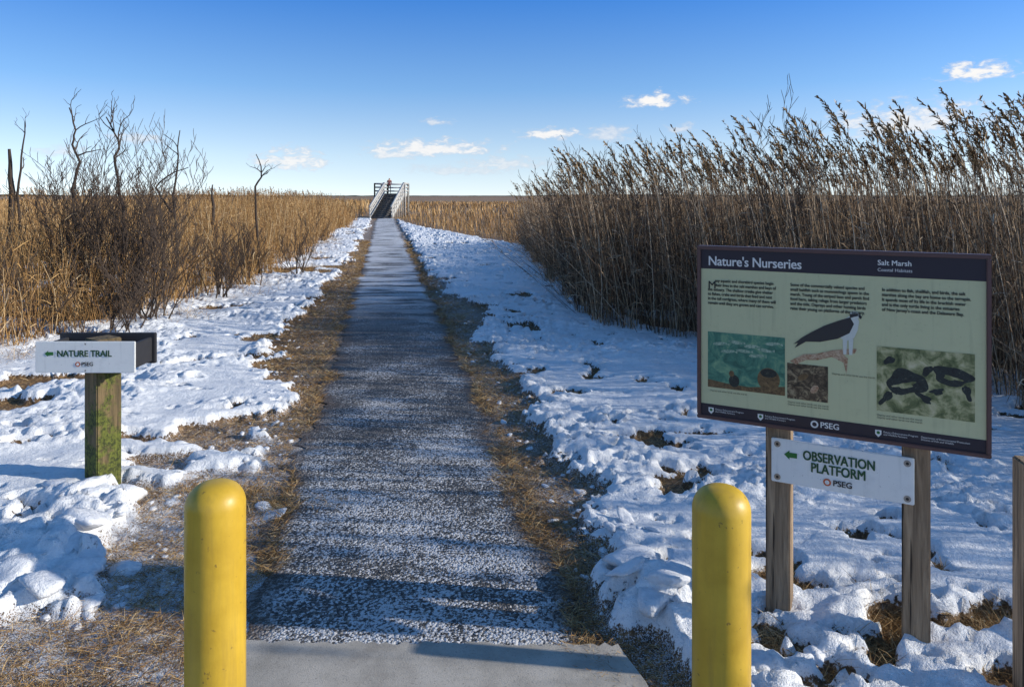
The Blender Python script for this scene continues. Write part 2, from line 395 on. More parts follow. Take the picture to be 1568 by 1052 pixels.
# ------------------------------------------------------------ plant materials
def plantmat(name, stops, rough=.7):
    m, nt, b = newmat(name)
    nt.links.new(ramp(nt, attr(nt, 'tint'), stops), b.inputs['Base Color']); b.inputs['Roughness'].default_value = rough
    b.inputs['Specular IOR Level'].default_value = .25
    return m
mat_reedR = plantmat('dry_reed', [(0, (.05, .03, .02)), (.35, (.17, .105, .06)), (.7, (.38, .26, .15)), (1, (.66, .52, .37))])
mat_plume = plantmat('reed_plume', [(0, (.07, .04, .02)), (.5, (.22, .13, .055)), (1, (.50, .35, .18))])
mat_reedL = plantmat('golden_reed', [(0, (.09, .05, .025)), (.4, (.33, .18, .065)), (.75, (.54, .33, .13)), (1, (.70, .52, .3))])
mat_twig = plantmat('bare_twig', [(0, (.03, .022, .018)), (.5, (.10, .07, .05)), (1, (.26, .2, .15))])
mat_grass = plantmat('dead_grass', [(0, (.07, .04, .02)), (.4, (.26, .145, .055)), (.75, (.48, .31, .13)), (1, (.68, .53, .31))])

# right reed bed
accR = Acc(); accP = Acc()
n1_ = 13000; n2_ = 6500; n = n1_+n2_
Y = np.concatenate([2.2+25.3*R.random(n1_)**1.05, 6+11*R.random(n2_)])
dep = np.concatenate([9*R.random(n1_)**1.9, R.uniform(1.2, 8, n2_)])
s = bedR(Y)+(fbm(Y*1.5, Y*0, 3)-.5)*.9+dep-.1
tall = R.random(n) < np.interp(Y, [3, 11, 14, 27], [.20, .17, .06, .05])
hb = np.interp(Y, [3, 7, 9, 12, 16, 22, 27], [2.08, 2.08, 2.0, 1.86, 1.78, 1.70, 1.5])
hb = hb*np.interp(dep, [0, 1, 9], [.97, 1, 1.03])
lo = np.concatenate([np.full(n1_, .5), np.full(n2_, .80)])
h = np.where(tall, hb*R.uniform(1.05, 1.27, n), hb*(lo+(1.04-lo)*R.random(n)))
h *= (.88+.22*fbm(s*.8, Y*.8, 5))
X = s-SK*Y
base = np.stack([X, Y, np.zeros(n)-.02], -1)
lean = np.stack([-.05-.10*R.random(n)+R.normal(0, .09, n), R.normal(0, .11, n), np.zeros(n)], -1)*h[:, None]
brk = R.random(n) < .12
lean[brk] *= 4; h2 = np.where(brk, h*.7, h)
top = base+lean; top[:, 2] = h2
bow = np.stack([.05*R.random(n)*h, R.normal(0, .02, n)*h, np.zeros(n)], -1)
tint = np.clip(R.normal(.50, .30, n), 0, 1)
stems(accR, base, top, bow, np.full(n, .0042)*(1+Y/40)*R.uniform(.6, 1.3, n), tint, 3, 3, .5)
rep = 3; ii = np.repeat(np.arange(n), rep)
t = R.uniform(.25, .97, len(ii))
lb = base[ii]+(top-base)[ii]*t[:, None]+bow[ii]*(4*t*(1-t))[:, None]
a = R.normal(np.pi, 1.1, len(ii))
d = np.stack([np.cos(a), np.sin(a), R.uniform(.2, 1.4, len(ii))], -1)
ribbons(accR, lb, d, R.uniform(.10, .34, len(ii)), R.uniform(.2, 1.3, len(ii)), R.uniform(.006, .014, len(ii)), np.clip(R.normal(.5, .30, len(ii)), 0, 1), 2, .1)
k2 = 12000; Y2 = 5+21*R.random(k2)**1.1; s2 = bedR(Y2)+5*R.random(k2)**2.0-.2
b2 = np.stack([s2-SK*Y2, Y2, R.uniform(0, 1.3, k2)], -1)
t2 = b2+np.stack([R.normal(0, .22, k2), R.normal(0, .22, k2), R.uniform(.1, .8, k2)], -1)
stems(accR, b2, t2, np.zeros((k2, 3)), np.full(k2, .0028), np.clip(R.normal(.35, .3, k2), 0, 1), 1, 3, .5)
accR.make('reed_bed', mat_reedR)
pi = np.where(tall & (~brk) & (dep < 8))[0]
rep = 36; ii = np.repeat(pi, rep)
t = R.random(len(ii)); L = R.uniform(.22, .36, n)[ii]
ax = (top-base-bow*2)[ii]; ax /= np.linalg.norm(ax, axis=1, keepdims=True)
ax[:, 0] -= .15
pb = top[ii]-ax*(.12)+ax*(L*t)[:, None]; pb[:, 0] -= .07*t*t; pb[:, 2] -= .03*t*t
d = ax+R.normal(0, .30, (len(ii), 3)); d[:, 0] -= .12
ribbons(accP, pb, d, R.uniform(.05, .13, len(ii))*(1.3-.9*t), R.uniform(.1, .7, len(ii)), R.uniform(.010, .020, len(ii)), np.clip(R.normal(.5, .28, len(ii)), 0, 1), 2, .2)
accP.make('reed_plumes', mat_plume)

# left reed bed
accL = Acc()
n = 16500
Y = 7+45*R.random(n)**1.35; dep = 11*R.random(n)**1.7
s = bedL(Y)-(fbm(Y*1.2, Y*0+3, 3)-.5)*1.2-dep
h = R.uniform(.7, 1.72, n)*(.93+.15*fbm(s*.5, Y*.5, 4)); h *= np.interp(dep, [0, .8, 2], [.6, .9, 1])
h *= np.interp(Y, [8, 15, 30, 50], [1.0, 1.06, 1.2, 1.15])
far_gain = 1+Y/25
base = np.stack([s-SK*Y, Y, np.full(n, -.02)], -1)
lean = np.stack([-.04+R.normal(0, .19, n), R.normal(0, .19, n), np.zeros(n)], -1)*h[:, None]
top = base+lean; top[:, 2] = h
bow = np.stack([R.normal(0, .05, n)*h, R.normal(0, .05, n)*h, np.zeros(n)], -1)
tint = np.clip(R.normal(.44, .30, n), 0, 1)
stems(accL, base, top, bow, .0032*far_gain*R.uniform(.6, 1.3, n), tint, 3, 3, .5)
rep = 3; ii = np.repeat(np.arange(n), rep)
t = R.uniform(.2, 1, len(ii)); lb = base[ii]+(top-base)[ii]*t[:, None]+bow[ii]*(4*t*(1-t))[:, None]
a = R.uniform(0, 6.28, len(ii)); d = np.stack([np.cos(a), np.sin(a), R.uniform(.2, 2, len(ii))], -1)
ribbons(accL, lb, d, R.uniform(.08, .32, len(ii)), R.uniform(.1, 1.2, len(ii)), R.uniform(.005, .012, len(ii))*far_gain[ii]**.7, np.clip(R.normal(.5, .27, len(ii)), 0, 1), 2, .1)
pi = np.where((h > 1.68))[0][:1200]; ii = np.repeat(pi, 12); t = R.random(len(ii))
pb = top[ii]+np.stack([-.03*t, 0*t, .16*t-.05], -1)
ribbons(accL, pb, R.normal(0, .35, (len(ii), 3))+[-.2, 0, 1], R.uniform(.04, .09, len(ii)), R.uniform(.1, .6, len(ii)), R.uniform(.007, .014, len(ii))*far_gain[ii]**.6, np.clip(R.normal(.25, .2, len(ii)), 0, 1), 2, .2)
accL.make('reed_bed', mat_reedL)

# marsh grass field
accF = Acc()
n = 60000
Y = 24+170*R.random(n)**2.0; X = Y*R.uniform(-.85, .8, n); s = X+SK*Y
ok = ((s > fieldR(Y)) & ((Y > 27) | (s > bedR(Y)+6))) | (s < bedL(Y)-3) | (Y > 62)
ok &= ~((np.abs(X+10.8) < 2.2) & (Y > 57) & (Y < 77))
X = X[ok]; Y = Y[ok]; s = s[ok]; n = len(X)
h = np.where(s < -2, R.uniform(.9, 1.5, n), R.uniform(.4, .85, n)*(.7+.6*fbm(X*.15, Y*.15, 2)))
d = np.stack([R.normal(-.1, .2, n), R.normal(0, .2, n), np.ones(n)], -1)
ribbons(accF, np.stack([X, Y, np.zeros(n)-.03], -1), d, h, R.uniform(0, .25, n), .012*(Y/18)*R.uniform(.7, 1.5, n), np.clip(R.normal(.5, .24, n)+(fbm(X*.1, Y*.05, 1)-.5)*.9, 0, 1), 2, .15)
accF.make('marsh_grass', mat_reedL)

# dead short grass along the path
accG = Acc()
def scatter(n, Y, s, lo, hi, wid, flat=1.0, thr=.35):
    m_ = snow_mask(s, Y); ok = (m_ < thr)
    s = s[ok]; Y = Y[ok]; n = len(s); X = s-SK*Y
    z = ground_h(s, Y, m_[ok])
    z = np.where((s > -.6) & (s < .9), np.maximum(z, .012), z)
    a = R.uniform(0, 6.28, n)
    el_ = R.uniform(.05, .9, n)/flat
    d = np.stack([np.cos(a), np.sin(a), el_], -1)
    patch = .5+1.0*fbm(X*3, Y*3, 4, 3)
    ribbons(accG, np.stack([X, Y, z-.003], -1), d, R.uniform(lo, hi, n)*patch, R.uniform(.0, .5, n)*el_, wid*(1+Y/6)*R.uniform(.6, 1.4, n), np.clip(R.normal(.55, .26, n)+(fbm(X*2, Y*2, 2)-.5)*.5, 0, 1), 2, .15)
def edge_off(Y, k): return (fbm(Y*2.2, Y*0+k, 3)-.42)*.36
n = 60000; Y = 2.3*(30/2.3)**(R.random(n)**1.15); s = -.57+edge_off(Y, 2)-np.abs(R.normal(0, .42, n)); scatter(n, Y, s, .02, .09, .0015)
n = 42000; Y = 2.3*(30/2.3)**(R.random(n)**1.1); s = .83-edge_off(Y, 9)+np.abs(R.normal(0, .28, n)); scatter(n, Y, s, .02, .09, .0015)
n = 30000; Y = R.uniform(2.2, 4.6, n); s = -.75-2.0*R.random(n); scatter(n, Y, s, .02, .08, .0014)
n = 30000; Y = R.uniform(2.7, 3.5, n); s = R.uniform(1.2, 3.2, n); scatter(n, Y, s, .04, .12, .0015, .7, .6)
n = 40000; Y = R.uniform(3.2, 9, n); s = R.uniform(1.1, 5, n); scatter(n, Y, s, .03, .10, .0015, .8, .5)
n = 40000; Y = R.uniform(4, 20, n); s = -R.uniform(.9, 4, n); scatter(n, Y, s, .02, .12, .0015, 1, .55)
for k in range(300):
    Yc = random.uniform(7, 30); sc_ = bedL(np.array([Yc]))[0]+random.uniform(-.9, .9); nn = 60
    ss_ = sc_+R.normal(0, .12, nn); yy_ = Yc+R.normal(0, .12, nn)
    d = np.stack([R.normal(0, .8, nn), R.normal(0, .8, nn), np.ones(nn)], -1)
    ribbons(accG, np.stack([ss_-SK*yy_, yy_, np.full(nn, .0)], -1), d, R.uniform(.12, .40, nn), R.uniform(.2, .9, nn), np.full(nn, .005), np.clip(R.normal(.5, .2, nn), 0, 1), 2, .15)
for (xc, yc, hh) in [(-1.72, 4.35, .13), (-1.62, 4.42, .14), (-1.9, 4.5, .10), (-2.0, 2.75, .09), (-1.75, 2.65, .08), (-1.1, 4.3, .09), (1.2, 3.02, .08), (1.45, 3.05, .09), (1.9, 2.95, .1), (2.1, 3.0, .1), (1.7, 3.1, .1), (1.02, 3.1, .07), (1.62, 2.85, .09), (-1.45, 4.3, .12)]:
    nn = 420
    xx_ = xc+R.normal(0, .10, nn); yy_ = yc+R.normal(0, .07, nn)
    d = np.stack([R.normal(0, .7, nn), R.normal(0, .7, nn), np.ones(nn)], -1)
    ribbons(accG, np.stack([xx_, yy_, np.full(nn, .0)], -1), d, R.uniform(.4, 1., nn)*hh, R.uniform(.2, .9, nn), np.full(nn, .0026), np.clip(R.normal(.6, .2, nn), 0, 1), 2, .15)
accG.make('dead_grass', mat_grass)

# broken crust: angular snow chunks
ms, nt, b = newmat('snow_chunk')
P = mapping(nt); b.inputs['Roughness'].default_value = .6
nt.links.new(ramp(nt, noise(nt, P, 25, 4), [(.3, (.7, .72, .76)), (.6, (.88, .89, .91))]), b.inputs['Base Color'])
bump(nt, b, noise(nt, P, 45, 5, .7), .8, .02)
bm = bmesh.new(); bmesh.ops.create_icosphere(bm, subdivisions=3, radius=1)
UVb = np.array([v.co[:] for v in bm.verts]); UFb = np.array([[v.index for v in f.verts] for f in bm.faces]); bm.free()
bm = bmesh.new(); bmesh.ops.create_icosphere(bm, subdivisions=2, radius=1)
UVs = np.array([v.co[:] for v in bm.verts]); UFs = np.array([[v.index for v in f.verts] for f in bm.faces]); bm.free()
Vs = []; Fs = []; off = 0
def chunk(X, Y, r, sink=.15):
    global off
    UV, UF = (UVb, UFb) if r > .035 else (UVs, UFs)
    pl = R.normal(size=(11, 3)); pl /= np.linalg.norm(pl, axis=1, keepdims=True); dd = R.uniform(.5, .95, 11)
    dt = UV@pl.T
    rad = np.min(np.where(dt > .05, dd/np.maximum(dt, .05), 9), axis=1); rad = np.minimum(rad, 1.15)
    nv = UV*rad[:, None]
    nv = nv*(1+.35*(fbm(nv[:, 0]*5+X*31, nv[:, 1]*5+nv[:, 2]*4+Y*17, 2, 3)-.5))[:, None]
    fl = random.uniform(.35, .6); a = random.uniform(0, 6.28)
    nv = nv*np.array([r*random.uniform(1., 1.7), r*random.uniform(.8, 1.2), r*fl])
    c, s_ = math.cos(a), math.sin(a); tl = random.gauss(0, .25)
    nv = np.stack([nv[:, 0]*c-nv[:, 1]*s_, nv[:, 0]*s_+nv[:, 1]*c, nv[:, 2]+nv[:, 0]*tl], -1)
    z = float(ground_h(np.array([X+SK*Y]), np.array([Y]))[0])
    Vs.append(nv+[X, Y, z+r*fl*sink]); Fs.append(UF+off); off += len(UV)
for k in range(620):
    Y_ = 3.0*(16/3.0)**random.random()
    if random.random() < .5: s_ = float(eL(np.array([Y_]))[0])-random.gauss(.0, .22)
    else: s_ = float(eR(np.array([Y_]))[0])+random.gauss(.0, .2)
    if s_ > -.65 and s_ < .9: continue
    chunk(s_-SK*Y_, Y_, random.choice([.008, .012, .018, .026])*random.uniform(.7, 1.3))
for (X_, Y_, r_) in [(-2.62, 4.3, .10), (-2.42, 4.22, .11), (-2.22, 4.27, .10), (-2.35, 4.15, .06), (-1.98, 4.33, .05), (-2.1, 3.55, .12), (-2.0, 3.4, .10), (-1.85, 3.55, .08), (-2.25, 3.3, .12), (-2.05, 3.2, .08), (-1.85, 3.22, .06), (-2.2, 3.75, .12),
                   (.55, 3.38, .12), (.68, 3.2, .12), (.60, 3.08, .08), (.78, 3.32, .10), (.50, 3.22, .06), (.62, 3.9, .07), (.75, 3.75, .08), (.5, 4.1, .06), (-1.35, 4.15, .06), (-1.42, 4.25, .05), (1.0, 2.85, .06), (.85, 2.95, .08), (1.15, 2.8, .06), (.9, 2.75, .06)]:
    chunk(X_, Y_, r_, -.15)
mesh_np('snow_chunks', np.concatenate(Vs), np.concatenate(Fs), ms, None, True)

# ------------------------------------------------------------ bare shrubs and snags
def plant(name, fn):
    a = Acc(); fn(a); a.make(name, mat_twig, True)
def snag(pts, r, twigs=3, tl=.5):
    def f(a):
        rr = [r*(1-.7*i/(len(pts)-1)) for i in range(len(pts))]
        P_ = []; R_ = []
        for i in range(len(pts)-1):
            for k in range(3):
                t = k/3; p = np.array(pts[i])*(1-t)+np.array(pts[i+1])*t
                P_.append(p+np.array([random.gauss(0, .018), random.gauss(0, .02), 0])); R_.append(rr[i]*(1-t)+rr[i+1]*t)
        P_.append(np.array(pts[-1])); R_.append(rr[-1])
        tube(a, P_, R_, .15)
        for k in range(twigs):
            i = random.randint(len(P_)//2, len(P_)-2)
            branch(a, P_[i], [random.uniform(-.8, .8), random.uniform(-.3, .3), random.uniform(.3, 1)], tl*random.uniform(.5, 1.0), R_[i]*.8, 1, .5, .2, (2, 3), .2, .3)
    return f
plant('dead_tree', snag([(-7.6, 13, 0), (-7.65, 13, 1.4), (-7.72, 13, 1.9), (-7.62, 13, 2.4), (-7.75, 13, 2.7), (-7.68, 13, 2.95), (-7.8, 13, 3.35)], .036, 5, .5))
plant('dead_tree', snag([(-6.3, 12, 0), (-6.35, 12, 1.6), (-6.45, 12, 2.3), (-6.4, 12, 2.7), (-6.6, 12, 3.08)], .032, 7, .6))
plant('dead_tree', snag([(-5.9, 13, 0), (-5.95, 13, 1.8), (-5.88, 13, 2.5), (-5.85, 13, 2.95)], .026, 2, .4))
plant('dead_tree', snag([(-6.0, 13, 1.5), (-6.3, 13, 1.95), (-6.0, 13, 2.2), (-5.7, 13, 2.3)], .022, 2, .3))
plant('dead_tree', snag([(-5.5, 16, 0), (-5.55, 16, 2.0), (-5.42, 16, 2.3), (-5.55, 16, 2.7)], .030, 4, .4))
plant('dead_tree', snag([(-10.25, 15, 0), (-10.2, 15, 1.9), (-10.22, 15, 2.75)], .09, 0))
plant('dead_tree', snag([(-10.0, 15, 0), (-10.05, 15, 1.8), (-9.95, 15, 2.6), (-9.9, 15, 3.3)], .034, 3, .4))
plant('dead_tree', snag([(-6.9, 17, 0), (-6.9, 17, 1.6), (-6.9, 17, 2.05)], .05, 0))
def shrub(cx, cy, h, n, sp, tint=.5, r=.013, up=.2):
    def f(a):
        for i in range(n):
            d = [random.gauss(0, sp), random.gauss(0, sp), 1]
            branch(a, (cx+random.gauss(0, .12*h), cy+random.gauss(0, .12*h), -.02), d, h*random.uniform(.55, 1.0), r, 3, .45, up, (3, 4), tint+random.uniform(-.15, .15), .12)
    return f
for (cx, cy, h, n, sp, ti) in [(-5.75, 10.8, 2.0, 34, .28, .35), (-5.0, 10.2, 1.3, 20, .35, .35), (-6.5, 11.2, 1.7, 20, .3, .35), (-5.1, 14.3, 1.0, 16, .4, .3), (-5.0, 12.6, .8, 12, .5, .3), (-4.6, 15.8, 1.0, 8, .35, .35), (-4.9, 9.2, .7, 10, .5, .3), (-6.0, 8.9, .9, 8, .4, .35),
                              (1.35, 13, 1.75, 16, .22, .45), (1.8, 13.2, 1.85, 16, .22, .5), (2.3, 12.8, 1.95, 16, .2, .5), (1.3, 16.5, 1.5, 12, .25, .5), (2.4, 10.3, 1.6, 14, .22, .5), (3.4, 9.2, 2.1, 16, .15, .6), (1.9, 10.9, 1.3, 14, .35, .4), (2.7, 9.0, 1.1, 14, .4, .45), (1.5, 11.8, 1.2, 12, .4, .4)]:
    plant('bare_shrub', shrub(cx, cy, h, n, sp, ti))

# ------------------------------------------------------------ distant treeline
m_tl = simple('distant_trees', (.05, .06, .06), .9, var=.4, vs=.05)
V = []
xs = np.linspace(-2500, 2500, 900)
hh = 1.5+3.5*ss(.35, .7, fbm(xs*.004, xs*0, 2, 4))+1.2*fbm(xs*.05, xs*0+4, 3, 3)
for i, x_ in enumerate(xs):
    V += [(x_, 1900+40*math.sin(x_*.002), -1), (x_, 1900+40*math.sin(x_*.002), hh[i])]
F = [[2*i, 2*i+2, 2*i+3, 2*i+1] for i in range(len(xs)-1)]
mesh_np('distant_treeline', V, F, m_tl)

# ------------------------------------------------------------ wood materials
def woodmat(name, light, dark, moss=0):
    m, nt, b = newmat(name)
    P = mapping(nt, (16, 16, 1.1)); g = noise(nt, P, 2.2, 6, .65, .6)
    P2 = mapping(nt); n2 = noise(nt, P2, 9, 5, .65)
    c = ramp(nt, g, [(.3, dark), (.5, tuple((a+b_)/2 for a, b_ in zip(light, dark))), (.68, light)])
    crack = sstep(nt, noise(nt, mapping(nt, (40, 40, .9)), 1.5, 3), .60, .66)
    c = mix(nt, crack, c, tuple(q*.35 for q in dark))
    if moss:
        sx = N(nt, 'ShaderNodeSeparateXYZ'); nt.links.new(P2, sx.inputs[0])
        mz = mth(nt, 'MULTIPLY', sstep(nt, mth(nt, 'ADD', n2, mth(nt, 'MULTIPLY', mth(nt, 'SUBTRACT', .2, sx.outputs[2]), .30)), .46, .60), moss)
        c = mix(nt, mz, c, mix(nt, sstep(nt, noise(nt, P2, 60, 3), .35, .65), (.025, .035, .006), (.13, .15, .02)))
    nt.links.new(c, b.inputs['Base Color']); b.inputs['Roughness'].default_value = .85
    bump(nt, b, mth(nt, 'SUBTRACT', g, mth(nt, 'MULTIPLY', crack, .4)), .9, .01)
    return m
mat_post = woodmat('weathered_post', (.46, .33, .21), (.13, .085, .05))
mat_moss = woodmat('mossy_post', (.22, .15, .07), (.05, .04, .02), .95)
mat_deck = woodmat('grey_deck_wood', (.60, .59, .56), (.36, .35, .33))
mat_tread = woodmat('tread_wood', (.2, .19, .18), (.09, .085, .08))

# ------------------------------------------------------------ bollards
def bollard(X, Y, rad, H_, off_):
    m, nt, b = newmat('yellow_bollard_paint')
    P = mapping(nt)
    tc = N(nt, 'ShaderNodeTexCoord')
    mp = N(nt, 'ShaderNodeMapping'); mp.inputs['Location'].default_value = (off_, off_*2, 0); nt.links.new(tc.outputs['Object'], mp.inputs[0]); P = mp.outputs[0]
    c = mix(nt, sstep(nt, noise(nt, P, 6, 5), .3, .7), (.50, .31, .022), (.62, .40, .035))
    c = mix(nt, mth(nt, 'MULTIPLY', sstep(nt, noise(nt, P, 40, 3, .6), .66, .72), .75), c, (.16, .10, .03))
    mp2 = N(nt, 'ShaderNodeMapping'); mp2.inputs['Scale'].default_value = (9, 9, .8); nt.links.new(P, mp2.inputs[0])
    c = mix(nt, mth(nt, 'MULTIPLY', sstep(nt, noise(nt, mp2.outputs[0], 2, 5, .7), .46, .8), .55), c, (.28, .18, .04))
    nt.links.new(c, b.inputs['Base Color'])
    nt.links.new(mth(nt, 'ADD', .3, mth(nt, 'MULTIPLY', noise(nt, P, 12, 4), .3)), b.inputs['Roughness'])
    bump(nt, b, noise(nt, P, 9, 4), .18, .012)
    prof = [(rad*1.25, 0), (rad*1.25, .03), (rad*1.02, .034), (rad, .04)]
    for z_ in np.linspace(.1, H_-.075, 10): prof.append((rad, z_))
    for k in range(1, 15):
        a = k/14*math.pi/2; prof.append((rad*max(math.cos(a), 0)**.75+1e-4, H_-.075+.075*math.sin(a)))
    ns = 64; V = []; F = []
    for r_, z_ in prof:
        for j in range(ns): V.append((r_*math.cos(j/ns*6.28318), r_*math.sin(j/ns*6.28318), z_))
    for i in range(len(prof)-1):
        for j in range(ns): F.append([i*ns+j, i*ns+(j+1) % ns, (i+1)*ns+(j+1) % ns, (i+1)*ns+j])
    o = mesh_np('yellow_bollard', V, F, m, None, True); o.location = (X, Y, .024)
bollard(-.918, 2.285, .0895, .892, 0); bollard(.655, 2.31, .0895, .868, 3.7)

# ------------------------------------------------------------ text / poly helpers
def flat(name, col, rough=.45): return simple(name, col, rough, var=.12, vs=30)
def weather(name, col, rough=.45, dirt=.35):
    m, nt, b = newmat(name); P = mapping(nt)
    c = mix(nt, mth(nt, 'MULTIPLY', sstep(nt, noise(nt, P, 14, 6, .7), .5, .85), dirt), col, tuple(q*.55 for q in col))
    c = mix(nt, mth(nt, 'MULTIPLY', sstep(nt, noise(nt, P, 120, 2), .70, .75), .7), c, tuple(q*.25 for q in col))
    c = mix(nt, mth(nt, 'MULTIPLY', sstep(nt, noise(nt, mapping(nt, (20, 1.5, 1)), 2, 4), .52, .8), .3), c, tuple(q*.5 for q in col))
    nt.links.new(c, b.inputs['Base Color']); b.inputs['Roughness'].default_value = rough
    return m
mat_white = weather('white_sign_face', (.80, .80, .77))
mat_green = flat('sign_green', (.02, .16, .03)); mat_dkgreen = flat('sign_text_green', (.012, .08, .03))
mat_black = flat('sign_black', (.02, .02, .022)); mat_txtw = flat('sign_text_white', (.80, .78, .74)); mat_txt = flat('panel_text', (.03, .033, .025))
mat_red = flat('logo_orange', (.6, .12, .03)); mat_frame = flat('sign_frame_brown', (.12, .06, .055), .4)
mat_head = flat('panel_header', (.022, .016, .028)); mat_panel = weather('panel_face', (.58, .57, .33), .4, .3)
mat_steel = simple('bolt_steel', (.4, .4, .4), .4, 1, .3, 80)
mat_back = simple('sign_back', (.03, .03, .035), .6, var=.3)
def text(par, s_, x_, y_, size, mat, z_=.002, align='LEFT', fat=0, name='text', ls=1., ex=0, sx=1.):
    cu = bpy.data.curves.new(name, 'FONT'); cu.body = s_; cu.size = size; cu.align_x = align; cu.space_line = ls
    cu.resolution_u = 3; cu.space_character = 1+ex
    ob = bpy.data.objects.new(name+'_c', cu); sc.collection.objects.link(ob)
    bpy.context.view_layer.update()
    me = bpy.data.meshes.new_from_object(ob.evaluated_get(bpy.context.evaluated_depsgraph_get()))
    bpy.data.objects.remove(ob)
    me.materials.clear(); me.materials.append(mat)
    o = bpy.data.objects.new(name, me); sc.collection.objects.link(o); o.parent = par; o.location = (x_, y_, z_); o.scale = (sx, 1, 1)
    if fat:   # bolder weight: the same glyph sheet laid again, shifted by a stroke fraction
        for j, (dx, dy) in enumerate([(fat, 0), (0, fat*.7), (fat, fat*.7)]):
            o2 = bpy.data.objects.new(name, me); sc.collection.objects.link(o2); o2.parent = par
            o2.location = (x_+dx, y_+dy, z_+.0003*(j+1)); o2.scale = (sx, 1, 1)
    return o
def poly(par, pts, mat, z_=.002, name='shape'):
    bm = bmesh.new(); bm.faces.new([bm.verts.new((p[0], p[1], 0)) for p in pts])
    bmesh.ops.triangulate(bm, faces=bm.faces)
    bmesh.ops.recalc_face_normals(bm, faces=bm.faces)
    me = bpy.data.meshes.new(name); bm.to_mesh(me); bm.free(); me.materials.append(mat)
    o = bpy.data.objects.new(name, me); sc.collection.objects.link(o); o.parent = par; o.location = (0, 0, z_); return o
def rect(par, x0, y0, x1, y1, mat, z_=.002, name='shape'): return poly(par, [(x0, y0), (x1, y0), (x1, y1), (x0, y1)], mat, z_, name)
def ell(par, cx, cy, a, b_, mat, z_, name='shape', rot=0, n=20, seg=(0, 6.28318)):
    pts = []
    for i in range(n):
        t = seg[0]+(seg[1]-seg[0])*i/n; u, v = a*math.cos(t), b_*math.sin(t)
        pts.append((cx+u*math.cos(rot)-v*math.sin(rot), cy+u*math.sin(rot)+v*math.cos(rot)))
    return poly(par, pts, mat, z_, name)
def arrow(par, cx, cy, L, h, mat, z_=.002):
    poly(par, [(cx-L/2, cy), (cx-L*.08, cy+h/2), (cx-L*.08, cy+h*.27), (cx+L/2, cy+h*.27), (cx+L/2, cy-h*.27), (cx-L*.08, cy-h*.27), (cx-L*.08, cy-h/2)], mat, z_, 'arrow')
def logo(par, x_, y_, sz, mat, ring):
    ell(par, x_, y_, sz*.62, sz*.62, ring, .0022, 'logo_ring', n=16)
    ell(par, x_, y_, sz*.36, sz*.36, mat_white if mat is not mat_txtw else mat_head, .0026, 'logo_hole', n=16)
    text(par, 'PSEG', x_+sz*.85, y_-sz*.42, sz*1.35, mat, .0022, name='logo_text', fat=sz*.06)
def frame_mat(P0, eu):
    eu = Vector(eu).normalized(); up = Vector((0, 0, 1)); nn = eu.cross(up)
    Mx = Matrix.Identity(4)
    for i, v in enumerate((eu, up, nn)):
        for j in range(3): Mx[j][i] = v[j]
    for j in range(3): Mx[j][3] = P0[j]
    return Mx
rot_up = Matrix.Rotation(-math.pi/2, 4, 'X')

# ------------------------------------------------------------ nature trail sign
root = empty('nature_trail_sign', M=frame_mat((-2.51, 4.53, 0), (1, .0, 0)))
p = box_obj('post', .15, .15, 1.0, mat_moss, .006); p.parent = root
p.matrix_basis = Matrix.Translation((0, .43, 0)) @ rot_up @ Matrix.Rotation(math.radians(-34), 4, 'Z')
child(box_obj('front_plate', .595, .187, .012, mat_white, .003), root, (-.035, .838, .125))
fr_ = empty('front_face'); fr_.parent = root; fr_.location = (-.035-.2975, .838-.0935, .1312)
arrow(fr_, .083, .115, .052, .036, mat_green)
text(fr_, 'NATURE TRAIL', .128, .097, .053, mat_dkgreen, fat=.0028, name='lettering', ex=-.02, sx=.93)
logo(fr_, .255, .052, .024, mat_black, mat_red)
for bx, by in [(.3, .172), (.3, .014)]: ell(fr_, bx, by, .005, .005, mat_steel, .0025, 'bolt', n=12)
child(box_obj('front_backing', .54, .165, .02, mat_back, .004), root, (-.02, .835, .105))
child(box_obj('rear_plate', .60, .19, .03, mat_back, .004), root, (-.035, .842, -.125))
child(box_obj('rear_bracket', .025, .15, .22, mat_back, .004), root, (.235, .838, -.0))
child(box_obj('side_bracket', .025, .15, .22, mat_back, .004), root, (-.285, .838, -.0))

# ------------------------------------------------------------ interpretive sign
Wd, Ht = 1.076, .745
root = empty('information_sign', M=frame_mat((.807, 3.21, .839), (.947, -.51, 0)))
def upright(name, sx, sy, h, mat, loc):
    o = box_obj(name, sx, sy, h, mat, .005); o.parent = root; o.matrix_basis = Matrix.Translation(loc) @ rot_up; return o
g = -.839
upright('post_1', .098, .098, 1.62, mat_post, (.285*Wd+.02, g+.72, -.085))
upright('post_2', .098, .098, 1.62, mat_post, (.775*Wd-.0, g+.72, -.085))
child(box_obj('panel_back', Wd-.02, Ht-.02, .03, mat_back), root, (Wd/2, Ht/2, -.018))
fw = .016
for nm, sx, sy, lx, ly in [('frame_top', Wd, fw, Wd/2, Ht-fw/2), ('frame_bottom', Wd, fw, Wd/2, fw/2), ('frame_side_1', fw, Ht-2*fw, fw/2, Ht/2), ('frame_side_2', fw, Ht-2*fw, Wd-fw/2, Ht/2)]:
    child(box_obj(nm, sx, sy, .045, mat_frame, .003), root, (lx, ly, -.012))
rect(root, fw-.002, fw-.002, Wd-fw+.002, Ht-fw+.002, mat_panel, .0, 'panel_face')
rect(root, fw, Ht*.868, Wd-fw, Ht-fw, mat_head, .0012, 'header_band')
rect(root, fw, fw, Wd-fw, Ht*.087, mat_head, .0012, 'footer_band')
U = lambda u: u*Wd
Vv = lambda v: Ht*(1-v)
text(root, "Nature's Nurseries", U(.042), Vv(.112), .056, mat_txtw, .0022, fat=.0018, name='title', ex=-.03, sx=.90)
text(root, 'Salt Marsh', U(.652), Vv(.072), .028, mat_txtw, .0022, name='subtitle', fat=.001)
